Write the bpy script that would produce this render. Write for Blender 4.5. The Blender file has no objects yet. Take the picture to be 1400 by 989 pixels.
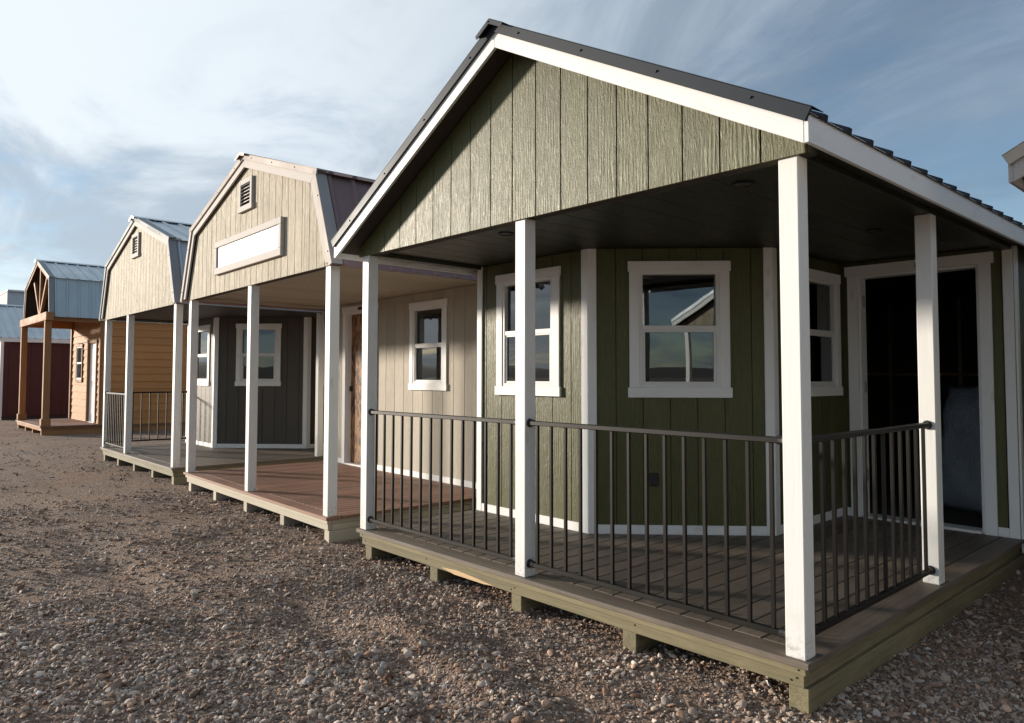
import bpy, bmesh, math, random
import numpy as np
from mathutils import Vector, Matrix, noise as mnoise
random.seed(7); rng = np.random.default_rng(7)
scene = bpy.context.scene
COL = scene.collection
ZD = 0.215                                     # deck height above the gravel

# ------------------------------------------------------------------ camera
cd = bpy.data.cameras.new('camera'); cam = bpy.data.objects.new('camera', cd); COL.objects.link(cam)
scene.camera = cam
cd.sensor_width = 36.0; cd.lens = 987.35*36/1400; cd.shift_y = -22.9/1400
cd.clip_start = 0.05; cd.clip_end = 6000
yaw, pitch, roll = (math.radians(a) for a in (137.604, 2.5675, 0.074))
fw = Vector((math.cos(yaw)*math.cos(pitch), math.sin(yaw)*math.cos(pitch), math.sin(pitch)))
rt = Vector((math.sin(yaw), -math.cos(yaw), 0)); up = rt.cross(fw)
r2 = math.cos(roll)*rt + math.sin(roll)*up; u2 = math.cos(roll)*up - math.sin(roll)*rt
mw = Matrix((r2, u2, -fw)).transposed().to_4x4(); mw.translation = (1.428, -2.955, 1.177+ZD)
cam.matrix_world = mw
CAMXY = np.array([1.428, -2.955])

# ------------------------------------------------------------------ world, sun, exposure
SUN = Vector((-1.85, -1.0, 0.36)).normalized()
EL = math.asin(SUN.z); AZ = math.atan2(SUN.x, SUN.y)
world = bpy.data.worlds.new('World'); scene.world = world; world.use_nodes = True
wt = world.node_tree; wt.nodes.clear()
def wn(t, **k):
    n = wt.nodes.new(t)
    for a, b in k.items(): setattr(n, a, b)
    return n
def wl(a, b): wt.links.new(a, b)
def wmath(op, a, b=None, c=None, clamp=False):
    n = wn('ShaderNodeMath', operation=op, use_clamp=clamp)
    for i, v in enumerate((a, b, c)):
        if v is None: continue
        if isinstance(v, (int, float)): n.inputs[i].default_value = v
        else: wl(v, n.inputs[i])
    return n.outputs[0]
sky = wn('ShaderNodeTexSky', sky_type='NISHITA', sun_disc=False)
sky.sun_elevation = EL; sky.sun_rotation = AZ % (2*math.pi)
sky.altitude = 1400; sky.air_density = 1.0; sky.dust_density = 0.6; sky.ozone_density = 1.5
tc = wn('ShaderNodeTexCoord'); sp = wn('ShaderNodeSeparateXYZ'); wl(tc.outputs['Generated'], sp.inputs[0])
zc = wmath('ADD', wmath('MAXIMUM', sp.outputs[2], 0.0), 0.14)
cmb = wn('ShaderNodeCombineXYZ')
wl(wmath('DIVIDE', sp.outputs[0], zc), cmb.inputs[0]); wl(wmath('DIVIDE', sp.outputs[1], zc), cmb.inputs[1])
mp = wn('ShaderNodeMapping'); mp.inputs['Rotation'].default_value = (0, 0, math.radians(-72)); mp.inputs['Scale'].default_value = (0.50, 1.0, 1)
mp.inputs['Location'].default_value = (5.3, 0.4, 0)
wl(cmb.outputs[0], mp.inputs[0])
def wnoise(sc, det, ro, dist):
    n = wn('ShaderNodeTexNoise'); n.inputs['Scale'].default_value = sc; n.inputs['Detail'].default_value = det
    n.inputs['Roughness'].default_value = ro; n.inputs['Distortion'].default_value = dist; wl(mp.outputs[0], n.inputs['Vector']); return n.outputs[0]
def wrange(v, a, b, c, d):
    n = wn('ShaderNodeMapRange', interpolation_type='SMOOTHSTEP'); wl(v, n.inputs[0])
    for k, q in enumerate((a, b, c, d)): n.inputs[k+1].default_value = q
    return n.outputs[0]
def wmix(f, a, b, mode='MIX'):
    n = wn('ShaderNodeMix', data_type='RGBA', blend_type=mode)
    for k, v in ((0, f), (6, a), (7, b)):
        if isinstance(v, (int, float, tuple)): n.inputs[k].default_value = v
        else: wl(v, n.inputs[k])
    return n.outputs[2]
streak = wnoise(1.5, 12, 0.62, 0.8); mass = wnoise(0.55, 5, 0.5, 0.5); grey = wnoise(1.25, 9, 0.6, 0.9)
dsun = wn('ShaderNodeVectorMath', operation='DOT_PRODUCT'); wl(tc.outputs['Generated'], dsun.inputs[0]); dsun.inputs[1].default_value = SUN
near = wrange(dsun.outputs['Value'], -0.15, 0.85, 0.0, 1.0)
# thin high cloud: forward scattering makes it brighter and more opaque on the sun's side
cov = wmath('ADD', wmath('ADD', wmath('MULTIPLY', streak, 0.6), wmath('MULTIPLY', mass, 0.4)), wmath('MULTIPLY', near, 0.10))
cf = wrange(cov, 0.40, 0.62, 0.14, 0.97)
cloud = wmix(near, (2.15, 2.70, 3.30, 1), (5.3, 5.75, 6.1, 1))
cloud = wmix(wrange(grey, 0.43, 0.66, 0.0, 0.72), cloud, wmix(1.0, cloud, (0.40, 0.47, 0.55, 1), 'MULTIPLY'))
mixs_o = wmix(cf, sky.outputs[0], cloud)
bg = wn('ShaderNodeBackground'); bg.inputs[1].default_value = 0.12; wl(mixs_o, bg.inputs[0])
wo = wn('ShaderNodeOutputWorld'); wl(bg.outputs[0], wo.inputs[0])

sl = bpy.data.lights.new('sun', 'SUN'); sl.energy = 4.4; sl.angle = math.radians(3.6); sl.color = (1.0, 0.885, 0.74)
so = bpy.data.objects.new('sun', sl); COL.objects.link(so); so.rotation_euler = SUN.to_track_quat('Z', 'Y').to_euler(); so.location = (-20, -12, 10)
vs = scene.view_settings; vs.view_transform = 'Standard'; vs.look = 'None'; vs.exposure = 0.5; vs.gamma = 1.0; vs.use_curve_mapping = False
scene.render.engine = 'CYCLES'
scene.cycles.use_denoising = True
scene.cycles.max_bounces = 6; scene.cycles.diffuse_bounces = 4; scene.cycles.glossy_bounces = 3
scene.cycles.transparent_max_bounces = 8; scene.cycles.caustics_reflective = False; scene.cycles.caustics_refractive = False

# ------------------------------------------------------------------ materials
class NT:
    def __init__(s, name):
        s.m = bpy.data.materials.new(name); s.m.use_nodes = True; s.t = s.m.node_tree
        s.b = s.t.nodes['Principled BSDF']; s.o = s.t.nodes['Material Output']
        s.tc = s.n('ShaderNodeTexCoord'); s.oi = s.n('ShaderNodeObjectInfo')
    def n(s, t, **k):
        n = s.t.nodes.new(t)
        for a, b in k.items(): setattr(n, a, b)
        return n
    def l(s, a, b): s.t.links.new(a, b)
    def put(s, sock, v):
        if isinstance(v, (int, float, tuple)): sock.default_value = v
        else: s.l(v, sock)
    def math(s, op, a, b=0.0, c=None, clamp=False):
        n = s.n('ShaderNodeMath', operation=op, use_clamp=clamp); s.put(n.inputs[0], a); s.put(n.inputs[1], b)
        if c is not None: s.put(n.inputs[2], c)
        return n.outputs[0]
    def coords(s, scale, shift=True):
        """object-space coordinates (x across, y along the grain), moved by a random amount per piece"""
        v = s.tc.outputs['Object']
        if shift:
            k = s.n('ShaderNodeVectorMath', operation='SCALE'); k.inputs[0].default_value = (13.7, 31.1, 7.3); s.l(s.oi.outputs['Random'], k.inputs['Scale'])
            a = s.n('ShaderNodeVectorMath', operation='ADD'); s.l(v, a.inputs[0]); s.l(k.outputs[0], a.inputs[1]); v = a.outputs[0]
        m = s.n('ShaderNodeMapping'); s.l(v, m.inputs[0]); m.inputs['Scale'].default_value = scale
        return m.outputs[0]
    def noise(s, vec, scale, detail=4, rough=0.55, dist=0.0):
        n = s.n('ShaderNodeTexNoise'); s.l(vec, n.inputs['Vector']); n.inputs['Scale'].default_value = scale
        n.inputs['Detail'].default_value = detail; n.inputs['Roughness'].default_value = rough; n.inputs['Distortion'].default_value = dist
        return n.outputs[0]
    def rng(s, v, a, b, c, d, smooth=False):
        n = s.n('ShaderNodeMapRange'); s.l(v, n.inputs[0])
        if smooth: n.interpolation_type = 'SMOOTHSTEP'
        for i, q in enumerate((a, b, c, d)): n.inputs[i+1].default_value = q
        return n.outputs[0]
    def mix(s, f, a, b, mode='MIX'):
        n = s.n('ShaderNodeMix', data_type='RGBA', blend_type=mode); s.put(n.inputs[0], f); s.put(n.inputs[6], a); s.put(n.inputs[7], b)
        return n.outputs[2]
    def bump(s, h, dist, strength=1.0, prev=None):
        n = s.n('ShaderNodeBump'); s.l(h, n.inputs['Height']); n.inputs['Distance'].default_value = dist; n.inputs['Strength'].default_value = strength
        if prev is not None: s.l(prev, n.inputs['Normal'])
        s.l(n.outputs[0], s.b.inputs['Normal']); return n.outputs[0]
    def set(s, **k):
        for a, v in k.items(): s.put(s.b.inputs[a.replace('_', ' ')], v)
        return s.m
def rgb(*c): return (c[0], c[1], c[2], 1)

def mat_siding(name, col, grain=0.0018, rough=0.42, wear=0.18, streaks=0.0):
    m = NT(name)
    g = m.noise(m.coords((70, 9, 70)), 1.0, 6, 0.62, 1.6); g2 = m.noise(m.coords((24, 2.2, 24)), 1.0, 5, 0.6, 2.0)
    w = m.n('ShaderNodeTexWave', wave_type='BANDS', bands_direction='X'); m.l(m.coords((7, 0.8, 7)), w.inputs['Vector'])
    w.inputs['Scale'].default_value = 2.0; w.inputs['Distortion'].default_value = 7; w.inputs['Detail'].default_value = 4; w.inputs['Detail Scale'].default_value = 1.5
    mask = m.rng(m.noise(m.coords((2.2, 1.1, 2.2)), 2.0, 2), 0.42, 0.62, 0, 1, True)
    h = m.math('ADD', m.rng(g, 0.3, 0.7, 0, 1), m.math('ADD', m.rng(g2, 0.3, 0.7, 0, 0.6), m.math('MULTIPLY', m.math('MULTIPLY', w.outputs[0], mask), 0.8)))
    m.bump(h, grain, 0.85)
    big = m.noise(m.coords((1.5, 0.6, 1.5)), 2.0, 4, 0.65)
    k = m.math('ADD', m.rng(m.oi.outputs['Random'], 0, 1, 0.90, 1.08), m.math('ADD', m.math('MULTIPLY', m.math('SUBTRACT', g, 0.5), wear*1.8), m.math('MULTIPLY', m.math('SUBTRACT', big, 0.5), wear)))
    c = m.mix(1.0, rgb(*col), k, 'MULTIPLY')
    if streaks:
        st = m.rng(m.noise(m.coords((30, 1.1, 30)), 1.0, 7, 0.68, 0.8), 0.50, 0.66, 0, 1, True)
        c = m.mix(m.math('MULTIPLY', st, streaks), c, rgb(col[0]*0.42, col[1]*0.36, col[2]*0.30))
    return m.set(Base_Color=c, Roughness=m.rng(g, 0.3, 0.7, rough+0.1, rough-0.06))
def mat_paint(name, col, rough=0.5, grain=0.0012, dirt=0.25, splash=0.0):
    m = NT(name)
    g = m.noise(m.coords((42, 3.0, 42)), 1.0, 5, 0.6, 1.2)
    knot = m.n('ShaderNodeTexVoronoi'); m.l(m.coords((6, 2.2, 6)), knot.inputs['Vector']); knot.inputs['Scale'].default_value = 1.0
    kn = m.rng(knot.outputs['Distance'], 0.05, 0.14, 1, 0, True)
    d = m.rng(m.noise(m.coords((3, 1.6, 3)), 2.0, 8, 0.68), 0.52, 0.78, 0, 1, True)
    m.bump(g, grain, 0.8)
    c = m.mix(m.math('MULTIPLY', d, dirt), rgb(*col), rgb(col[0]*0.62, col[1]*0.58, col[2]*0.5))
    if splash:                                   # mud thrown up against the foot of the post
        sy = m.n('ShaderNodeSeparateXYZ'); m.l(m.tc.outputs['Object'], sy.inputs[0])
        sf = m.math('MULTIPLY', m.rng(sy.outputs[1], 0.0, 0.16, 1, 0, True), m.rng(m.noise(m.coords((18, 18, 18)), 2.0, 8, 0.75), 0.45, 0.72, 0, 1, True))
        c = m.mix(m.math('MULTIPLY', sf, splash), c, rgb(0.30, 0.24, 0.18))
    c = m.mix(m.math('MULTIPLY', kn, 0.32), c, rgb(col[0]*0.6, col[1]*0.52, col[2]*0.4))
    return m.set(Base_Color=c, Roughness=rough)
def mat_wood(name, col, col2, rough=0.6, grain=0.0015, scale=1.0):
    m = NT(name)
    g = m.noise(m.coords((55*scale, 2.2, 55*scale)), 1.0, 6, 0.62, 1.0)
    b = m.noise(m.coords((2.5, 1.2, 2.5)), 1.5, 6, 0.65)
    m.bump(g, grain, 0.9)
    f = m.math('ADD', m.rng(g, 0.25, 0.75, 0, 0.6), m.rng(b, 0.3, 0.75, 0, 0.5), clamp=True)
    c = m.mix(f, rgb(*col), rgb(*col2))
    c = m.mix(1.0, c, m.rng(m.oi.outputs['Random'], 0, 1, 0.8, 1.15), 'MULTIPLY')
    return m.set(Base_Color=c, Roughness=m.rng(b, 0.3, 0.7, rough-0.08, rough+0.12))
def mat_metal_paint(name, col, rough=0.35, spec=0.5):
    m = NT(name)
    b = m.noise(m.coords((1.2, 0.5, 1.2)), 2.0, 5)
    c = m.mix(m.rng(b, 0.35, 0.75, 0, 0.35), rgb(*col), rgb(col[0]*0.7, col[1]*0.7, col[2]*0.68))
    return m.set(Base_Color=c, Roughness=m.rng(b, 0.3, 0.7, rough-0.05, rough+0.12), Metallic=0.25, Specular_IOR_Level=spec)
def mat_glass(name):
    m = NT(name); t = m.t
    tr = m.n('ShaderNodeBsdfTransparent'); tr.inputs[0].default_value = (0.55, 0.6, 0.6, 1)
    gl = m.n('ShaderNodeBsdfGlossy'); gl.inputs['Roughness'].default_value = 0.01; gl.inputs[0].default_value = (0.9, 0.95, 1, 1)
    fr = m.n('ShaderNodeFresnel'); fr.inputs[0].default_value = 1.75
    bp = m.n('ShaderNodeBump'); bp.inputs['Distance'].default_value = 0.002; bp.inputs['Strength'].default_value = 0.25
    m.l(m.noise(m.coords((2, 2, 2)), 1.5, 1), bp.inputs['Height']); m.l(bp.outputs[0], gl.inputs['Normal'])
    mx = m.n('ShaderNodeMixShader'); m.l(m.math('ADD', fr.outputs[0], 0.03), mx.inputs[0]); m.l(tr.outputs[0], mx.inputs[1]); m.l(gl.outputs[0], mx.inputs[2])
    m.l(mx.outputs[0], m.o.inputs[0]); return m.m
def mat_osb(name):
    m = NT(name)
    v = m.n('ShaderNodeTexVoronoi'); m.l(m.coords((30, 12, 30)), v.inputs['Vector']); v.inputs['Scale'].default_value = 1.0
    sc = m.n('ShaderNodeSeparateColor'); m.l(v.outputs['Color'], sc.inputs[0])
    c = m.mix(m.rng(sc.outputs[0], 0.15, 0.85, 0, 1), rgb(0.075, 0.028, 0.010), rgb(0.40, 0.20, 0.08))  # flake browns darkened to carry the shade of the doorway
    m.bump(v.outputs['Distance'], 0.002, 0.6)
    return m.set(Base_Color=c, Roughness=0.65)
def mat_plain(name, col, rough=0.7, var=0.2):
    m = NT(name); b = m.noise(m.coords((3, 3, 3)), 2.5, 5)
    c = m.mix(m.rng(b, 0.3, 0.7, 0, 1), rgb(*col), rgb(*[q*(1-var) for q in col]))
    return m.set(Base_Color=c, Roughness=rough)

MT = dict(
    flashtaupe=mat_metal_paint('taupe metal flashing', (0.46, 0.42, 0.40), 0.72, 0.2),
    flashgrey=mat_metal_paint('grey metal flashing', (0.30, 0.32, 0.335), 0.7, 0.2),
    roofbeige=mat_metal_paint('beige metal roofing', (0.46, 0.40, 0.33), 0.45),
    olive=mat_siding('olive siding paint', (0.079, 0.080, 0.023), grain=0.0021, rough=0.46, wear=0.45),
    olive_shaded=mat_siding('shade-darkened olive ceiling paint', (0.026, 0.027, 0.012), grain=0.001),  # olive darkened in its colour to deepen the shade under the porch
    beige=mat_siding('beige siding paint', (0.45, 0.405, 0.325), rough=0.65),
    barn=mat_siding('weathered tan siding paint', (0.41, 0.36, 0.265), grain=0.0042, wear=0.6, rough=0.66, streaks=0.9),
    brown=mat_siding('grey brown siding paint', (0.070, 0.057, 0.042), rough=0.5),
    red=mat_siding('dark red siding paint', (0.075, 0.013, 0.011), rough=0.6),
    tan=mat_siding('tan lap siding paint', (0.58, 0.245, 0.07), grain=0.002, rough=0.6),
    cream=mat_siding('cream lap siding paint', (0.44, 0.225, 0.08), grain=0.002, rough=0.7),
    white=mat_paint('white trim paint', (0.83, 0.835, 0.83)),
    whitepost=mat_paint('white post paint', (0.82, 0.82, 0.805), dirt=0.32, splash=0.75),
    taupe=mat_paint('pale taupe trim paint', (0.50, 0.465, 0.44), rough=0.75),
    vinyl=mat_plain('white vinyl', (0.78, 0.78, 0.77), 0.35, 0.06),
    sign=mat_plain('white sign board', (0.86, 0.86, 0.85), 0.4, 0.03),
    deck=mat_wood('taupe composite decking', (0.060, 0.047, 0.036), (0.215, 0.175, 0.138), 0.6),
    deckred=mat_wood('red brown decking', (0.205, 0.105, 0.070), (0.33, 0.19, 0.135), 0.6),
    deckgrey=mat_wood('grey brown decking', (0.13, 0.105, 0.082), (0.24, 0.20, 0.16), 0.62),
    treated=mat_wood('green treated timber', (0.098, 0.084, 0.042), (0.30, 0.26, 0.155), 0.75, 0.003),
    treated2=mat_wood('pale treated timber', (0.40, 0.36, 0.27), (0.58, 0.53, 0.43), 0.7, 0.002),
    treated3=mat_wood('weathered treated timber', (0.17, 0.145, 0.085), (0.28, 0.25, 0.16), 0.7, 0.002),
    cedar=mat_wood('stained cedar timber', (0.24, 0.10, 0.032), (0.42, 0.20, 0.075), 0.72, 0.002),
    stud=mat_wood('raw stud timber', (0.38, 0.25, 0.14), (0.55, 0.40, 0.25), 0.75),
    scar=mat_wood('split raw wood', (0.50, 0.33, 0.17), (0.68, 0.50, 0.30), 0.8, 0.004),
    rail=mat_metal_paint('bronze railing metal', (0.013, 0.0115, 0.010), 0.45, 0.4),
    black=mat_plain('black plastic', (0.012, 0.012, 0.013), 0.45, 0.2),
    roofdark=mat_metal_paint('charcoal metal roofing', (0.028, 0.034, 0.043), 0.5, 0.25),
    roofbrown=mat_metal_paint('plum brown metal roofing', (0.31, 0.205, 0.195), 0.55, 0.3),
    roofblue=mat_metal_paint('pale blue metal roofing', (0.46, 0.53, 0.57), 0.4, 0.45),
    steel=mat_metal_paint('hinge steel', (0.45, 0.44, 0.42), 0.35),
    osb=mat_osb('oriented strand board'),
    sheath=mat_plain('dark sheathing', (0.06, 0.05, 0.04), 0.9),
    glass=mat_glass('window glass'),
    lens=mat_plain('downlight hole shade', (0.05, 0.048, 0.045), 0.3, 0.1),
    greywall=mat_plain('grey blue render', (0.62, 0.66, 0.70), 0.85, 0.15),
)

# ------------------------------------------------------------------ geometry helpers
X, Y, Z = Vector((1, 0, 0)), Vector((0, 1, 0)), Vector((0, 0, 1))
POSE = {}                                       # shed-local matrix of every object
CACHE = {}
def link(name, mesh, mat, parent, M, label=None):
    o = bpy.data.objects.new(name, mesh); COL.objects.link(o)
    if mesh is not None and mat is not None and not mesh.materials: mesh.materials.append(mat)
    if parent is not None:
        o.parent = parent; o.matrix_local = POSE[parent.name].inverted() @ M
        POSE[o.name] = M
    else:
        o.matrix_world = M; POSE[o.name] = Matrix.Identity(4)
    if label: o['label'] = label
    return o
def bm_mesh(bm, name):
    bmesh.ops.recalc_face_normals(bm, faces=bm.faces[:])
    me = bpy.data.meshes.new(name); bm.to_mesh(me); bm.free(); return me
def extrude_poly(bm, poly, t, w0=0.0):
    a = [bm.verts.new((p[0], p[1], w0)) for p in poly]; b = [bm.verts.new((p[0], p[1], w0+t)) for p in poly]
    n = len(poly); bm.faces.new(a[::-1]); bm.faces.new(b)
    for i in range(n): bm.faces.new((a[i], a[(i+1) % n], b[(i+1) % n], b[i]))
def poly_mesh(poly, t, bev, mat, name):
    key = (tuple((round(p[0], 4), round(p[1], 4)) for p in poly), round(t, 4), bev, mat.name)
    if key in CACHE: return CACHE[key]
    bm = bmesh.new(); extrude_poly(bm, poly, t)
    if bev: bmesh.ops.bevel(bm, geom=bm.edges[:], offset=bev, segments=1, affect='EDGES', clamp_overlap=True)
    me = bm_mesh(bm, name); me.materials.append(mat); CACHE[key] = me; return me
def frame(o, U, V, W):
    M = Matrix((U, V, W)).transposed().to_4x4(); M.translation = o; return M
def flat(name, parent, pts, V, W, t, mat, bev=0.002, label=None):
    """a flat piece: polygon pts (shed-local 3D), grain along V, pushed out along W by t"""
    pts = [Vector(p) for p in pts]; V = Vector(V).normalized(); W = Vector(W).normalized(); U = V.cross(W); o = pts[0]
    poly = [((p-o).dot(U), (p-o).dot(V)) for p in pts]
    return link(name, poly_mesh(poly, t, bev, mat, name), mat, parent, frame(o, U, V, W), label)
def box(name, parent, lo, hi, mat, grain='z', bev=0.002, label=None):
    lo = Vector(lo); hi = Vector(hi); d = hi-lo
    if grain == 'z': V, W, U = Z, -Y, X; o = Vector((lo.x, hi.y, lo.z)); a, b, t = d.x, d.z, d.y
    elif grain == 'y': V, W, U = Y, Z, X; o = lo.copy(); a, b, t = d.x, d.y, d.z
    else: V, W, U = X, -Z, Y; o = Vector((lo.x, lo.y, hi.z)); a, b, t = d.y, d.x, d.z
    U = V.cross(W)
    if U.dot(X if grain != 'x' else Y) < 0: o = o + (X*d.x if grain != 'x' else Y*d.y)
    return link(name, poly_mesh([(0, 0), (a, 0), (a, b), (0, b)], t, bev, mat, name), mat, parent, frame(o, U, V, W), label)
def boxes_mesh(name, bxs, mat, bev=0.0015):
    bm = bmesh.new()
    for lo, hi in bxs:
        r = bmesh.ops.create_cube(bm, size=1.0)
        for v in r['verts']: v.co = Vector([lo[i]+(v.co[i]+0.5)*(hi[i]-lo[i]) for i in range(3)])
    if bev: bmesh.ops.bevel(bm, geom=bm.edges[:], offset=bev, segments=1, affect='EDGES', clamp_overlap=True)
    me = bm_mesh(bm, name); me.materials.append(mat); return me
def multibox(name, parent, M, bxs, mat, bev=0.0015, label=None):
    key = (name, tuple(tuple(round(q, 4) for q in lo)+tuple(round(q, 4) for q in hi) for lo, hi in bxs), mat.name)
    if key not in CACHE: CACHE[key] = boxes_mesh(name, bxs, mat, bev)
    return link(name, CACHE[key], mat, parent, M, label)
def thing(name, loc, rot, label, cat, group=None):
    o = bpy.data.objects.new(name, None); COL.objects.link(o); o.location = loc; o.rotation_euler = (0, 0, rot)
    o.empty_display_size = 0.3
    o['label'] = label; o['category'] = cat
    if group: o['group'] = group
    POSE[o.name] = Matrix.Identity(4); return o

BW = 0.204
def cut_board(a, b, z0, z1, ops):
    """pieces of an upright board [a,b]x[z0,z1] left over by rectangular openings"""
    for (p, q, s, t) in ops:
        if q <= a+0.004 or p >= b-0.004: continue
        t = min(t, z1)
        if p <= a+0.012 and q >= b-0.012:
            r = []
            if s > z0+0.02: r.append([(a, z0), (b, z0), (b, s), (a, s)])
            if t < z1-0.02: r.append([(a, t), (b, t), (b, z1), (a, z1)])
            return r
        if p > a+0.012:
            if q < b-0.012: return [[(a, z0), (p, z0), (p, z1), (a, z1)], [(q, z0), (b, z0), (b, z1), (q, z1)]]
            if s <= z0+0.02: return [[(a, z0), (p, z0), (p, t), (b, t), (b, z1), (a, z1)]]
            return [[(a, z0), (b, z0), (b, s), (p, s), (p, t), (b, t), (b, z1), (a, z1)]]
        if s <= z0+0.02: return [[(q, z0), (b, z0), (b, z1), (a, z1), (a, t), (q, t)]]
        return [[(a, z0), (b, z0), (b, z1), (a, z1), (a, t), (q, t), (q, s), (a, s)]]
    return [[(a, z0), (b, z0), (b, z1), (a, z1)]]
def wall(shed, P0, P1, z0, z1, mat, ops=(), phase=0.1, base=True, trim0=True, trim1=True, white=None, bw=BW, tw=0.056):
    """upright wall from P0 to P1 (left to right seen from outside): sheathing with separate siding boards and white trim"""
    white = white or MT['white']
    P0 = Vector((*P0, 0)); P1 = Vector((*P1, 0)); L = (P1-P0).length; U = (P1-P0)/L; W = U.cross(Z)
    rects = []; us = sorted({0, L, *[o[0] for o in ops], *[o[1] for o in ops]})
    for a, b in zip(us, us[1:]):
        mid = (a+b)/2; cutr = [o for o in ops if o[0] < mid < o[1]]
        if not cutr: rects.append((a, b, z0, z1))
        for o in cutr:
            if o[2] > z0+0.02: rects.append((a, b, z0, o[2]))
            if o[3] < z1-0.02: rects.append((a, b, o[3], z1))
    M = frame(P0, U, Z, W)
    w = multibox('wall', shed, M, [((a, c, -0.04), (b, d+(0.014 if d > z1-0.001 else 0), 0)) for a, b, c, d in rects], MT['sheath'], bev=0)
    g = 0.0022; u = -phase
    while u < L:
        a, b = max(u, 0)+g, min(u+bw, L)-g
        if b-a > 0.015:
            for pc in cut_board(a, b, z0+0.006, z1-0.003, ops):
                flat('siding_board', w, [P0+U*p[0]+Z*p[1] for p in pc], Z, W, 0.011, mat, 0.002)
        u += bw
    F = 0.0115
    def piece(nm, a, b, c, d, t, gr):
        return flat(nm, w, [P0+U*a+Z*c+W*F, P0+U*b+Z*c+W*F, P0+U*b+Z*d+W*F, P0+U*a+Z*d+W*F], gr, W, t, white, 0.002)
    if trim0: piece('corner_trim', -0.010, tw, z0, z1-0.004, 0.016, Z)
    if trim1: piece('corner_trim', L-tw, L+0.010, z0, z1-0.004, 0.016, Z)
    if base:
        a = tw+0.001 if trim0 else 0; b = L-tw-0.001 if trim1 else L
        cuts = sorted([o for o in ops if o[2] <= z0+0.02])
        for o in cuts+[None]:
            e = (o[0]-0.085) if o else b
            if e-a > 0.03: piece('base_trim', a, e, z0, z0+0.068, 0.014, U)
            if o: a = o[1]+0.085
    return M
def window(shed, WM, u0, z0, w=0.755, h=1.035, white=None):
    """sash window on a wall frame WM; (u0,z0) is the lower left corner of its casing"""
    white = white or MT['white']; cs = 0.076; F = 0.012
    M = WM @ Matrix.Translation((u0, z0, F))
    a, b, c, d = cs, w-cs, 0.080, h-0.070; mid = c+(d-c)*0.49; e = 0.026
    win = multibox('window', shed, M, [((a, c, -0.05), (a+e, d, 0.012)), ((b-e, c, -0.05), (b, d, 0.012)), ((a+e, d-e, -0.05), (b-e, d, 0.012)), ((a+e, c, -0.05), (b-e, c+e, 0.012)),
        ((a+e, mid, -0.035), (b-e, mid+0.036, 0.008))], MT['vinyl'])
    e2 = 0.018
    multibox('lower_sash', win, M, [((a+e, c+e, -0.022), (a+e+e2, mid, 0.003)), ((b-e-e2, c+e, -0.022), (b-e, mid, 0.003)), ((a+e+e2, c+e, -0.022), (b-e-e2, c+e+e2, 0.003)), ((a+e+e2, mid-0.014, -0.022), (b-e-e2, mid, 0.003))], MT['vinyl'])
    multibox('pane', win, M, [((a+e, mid+0.036, -0.030), (b-e, d-e, -0.025))], MT['glass'], 0)
    multibox('pane', win, M, [((a+e+e2, c+e+e2, -0.016), (b-e-e2, mid-0.014, -0.011))], MT['glass'], 0)
    def pc(nm, p, q, r, s, t, V):
        O = M.translation; U_, V_, W_ = (M.col[i].to_3d() for i in range(3))
        return flat(nm, win, [O+U_*p+V_*r, O+U_*q+V_*r, O+U_*q+V_*s, O+U_*p+V_*s], V_ if V else U_, W_, t, white, 0.002)
    pc('side_casing', 0, cs, 0.0805, h-0.0725, 0.019, 1); pc('side_casing', w-cs, w, 0.0805, h-0.0725, 0.019, 1)
    pc('head_casing', -0.010, w+0.010, h-0.072, h+0.006, 0.023, 0); pc('window_sill', -0.012, w+0.012, 0.004, 0.080, 0.025, 0)
    return win
def post(shed, x, y, z0, z1, mat, s=0.089):
    return box('post', shed, (x, y, z0), (x+s, y+s, z1), mat, 'z', 0.004)
def railing(shed, p0, p1, n, mat):
    """metal railing between two post faces p0 and p1 (shed-local xy)"""
    p0 = Vector((*p0, 0)); p1 = Vector((*p1, 0)); L = (p1-p0).length; U = (p1-p0)/L; W = U.cross(Z); M = frame(p0, U, Z, W)
    D = ZD
    r = multibox('railing', shed, M, [((0.004, D+0.892, -0.019), (L-0.004, D+0.918, 0.019))], mat, 0.003)
    multibox('bottom_rail', r, M, [((0.004, D+0.066, -0.016), (L-0.004, D+0.090, 0.016))], mat, 0.003)
    bal = [((-0.0085, D+0.090, -0.0085), (0.0085, D+0.892, 0.0085))]
    for i in range(n):
        multibox('baluster', r, M @ Matrix.Translation(((i+0.62)*L/(n+0.24), 0, 0)), bal, mat, 0.0015)
    for u in (0, L):
        for zc_ in (D+0.905, D+0.078):
            s = 1 if u == 0 else -1
            key = ('bracket', s)
            if key not in CACHE:
                bm = bmesh.new()
                for (a, b, rr) in ((-0.028, 0.002, 0.014), (0.002, 0.012, 0.027), (0.012, 0.040, 0.021)):
                    c = bmesh.ops.create_cone(bm, cap_ends=True, segments=10, radius1=rr, radius2=rr*0.92, depth=b-a)
                    bmesh.ops.rotate(bm, verts=c['verts'], matrix=Matrix.Rotation(math.pi/2*s, 3, 'Y'))
                    bmesh.ops.translate(bm, verts=c['verts'], vec=(s*(a+b)/2, 0, 0))
                me = bm_mesh(bm, 'bracket'); me.materials.append(MT['black']); CACHE[key] = me
            link('bracket', CACHE[key], None, r, M @ Matrix.Translation((u, zc_, 0)))
    return r
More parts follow.
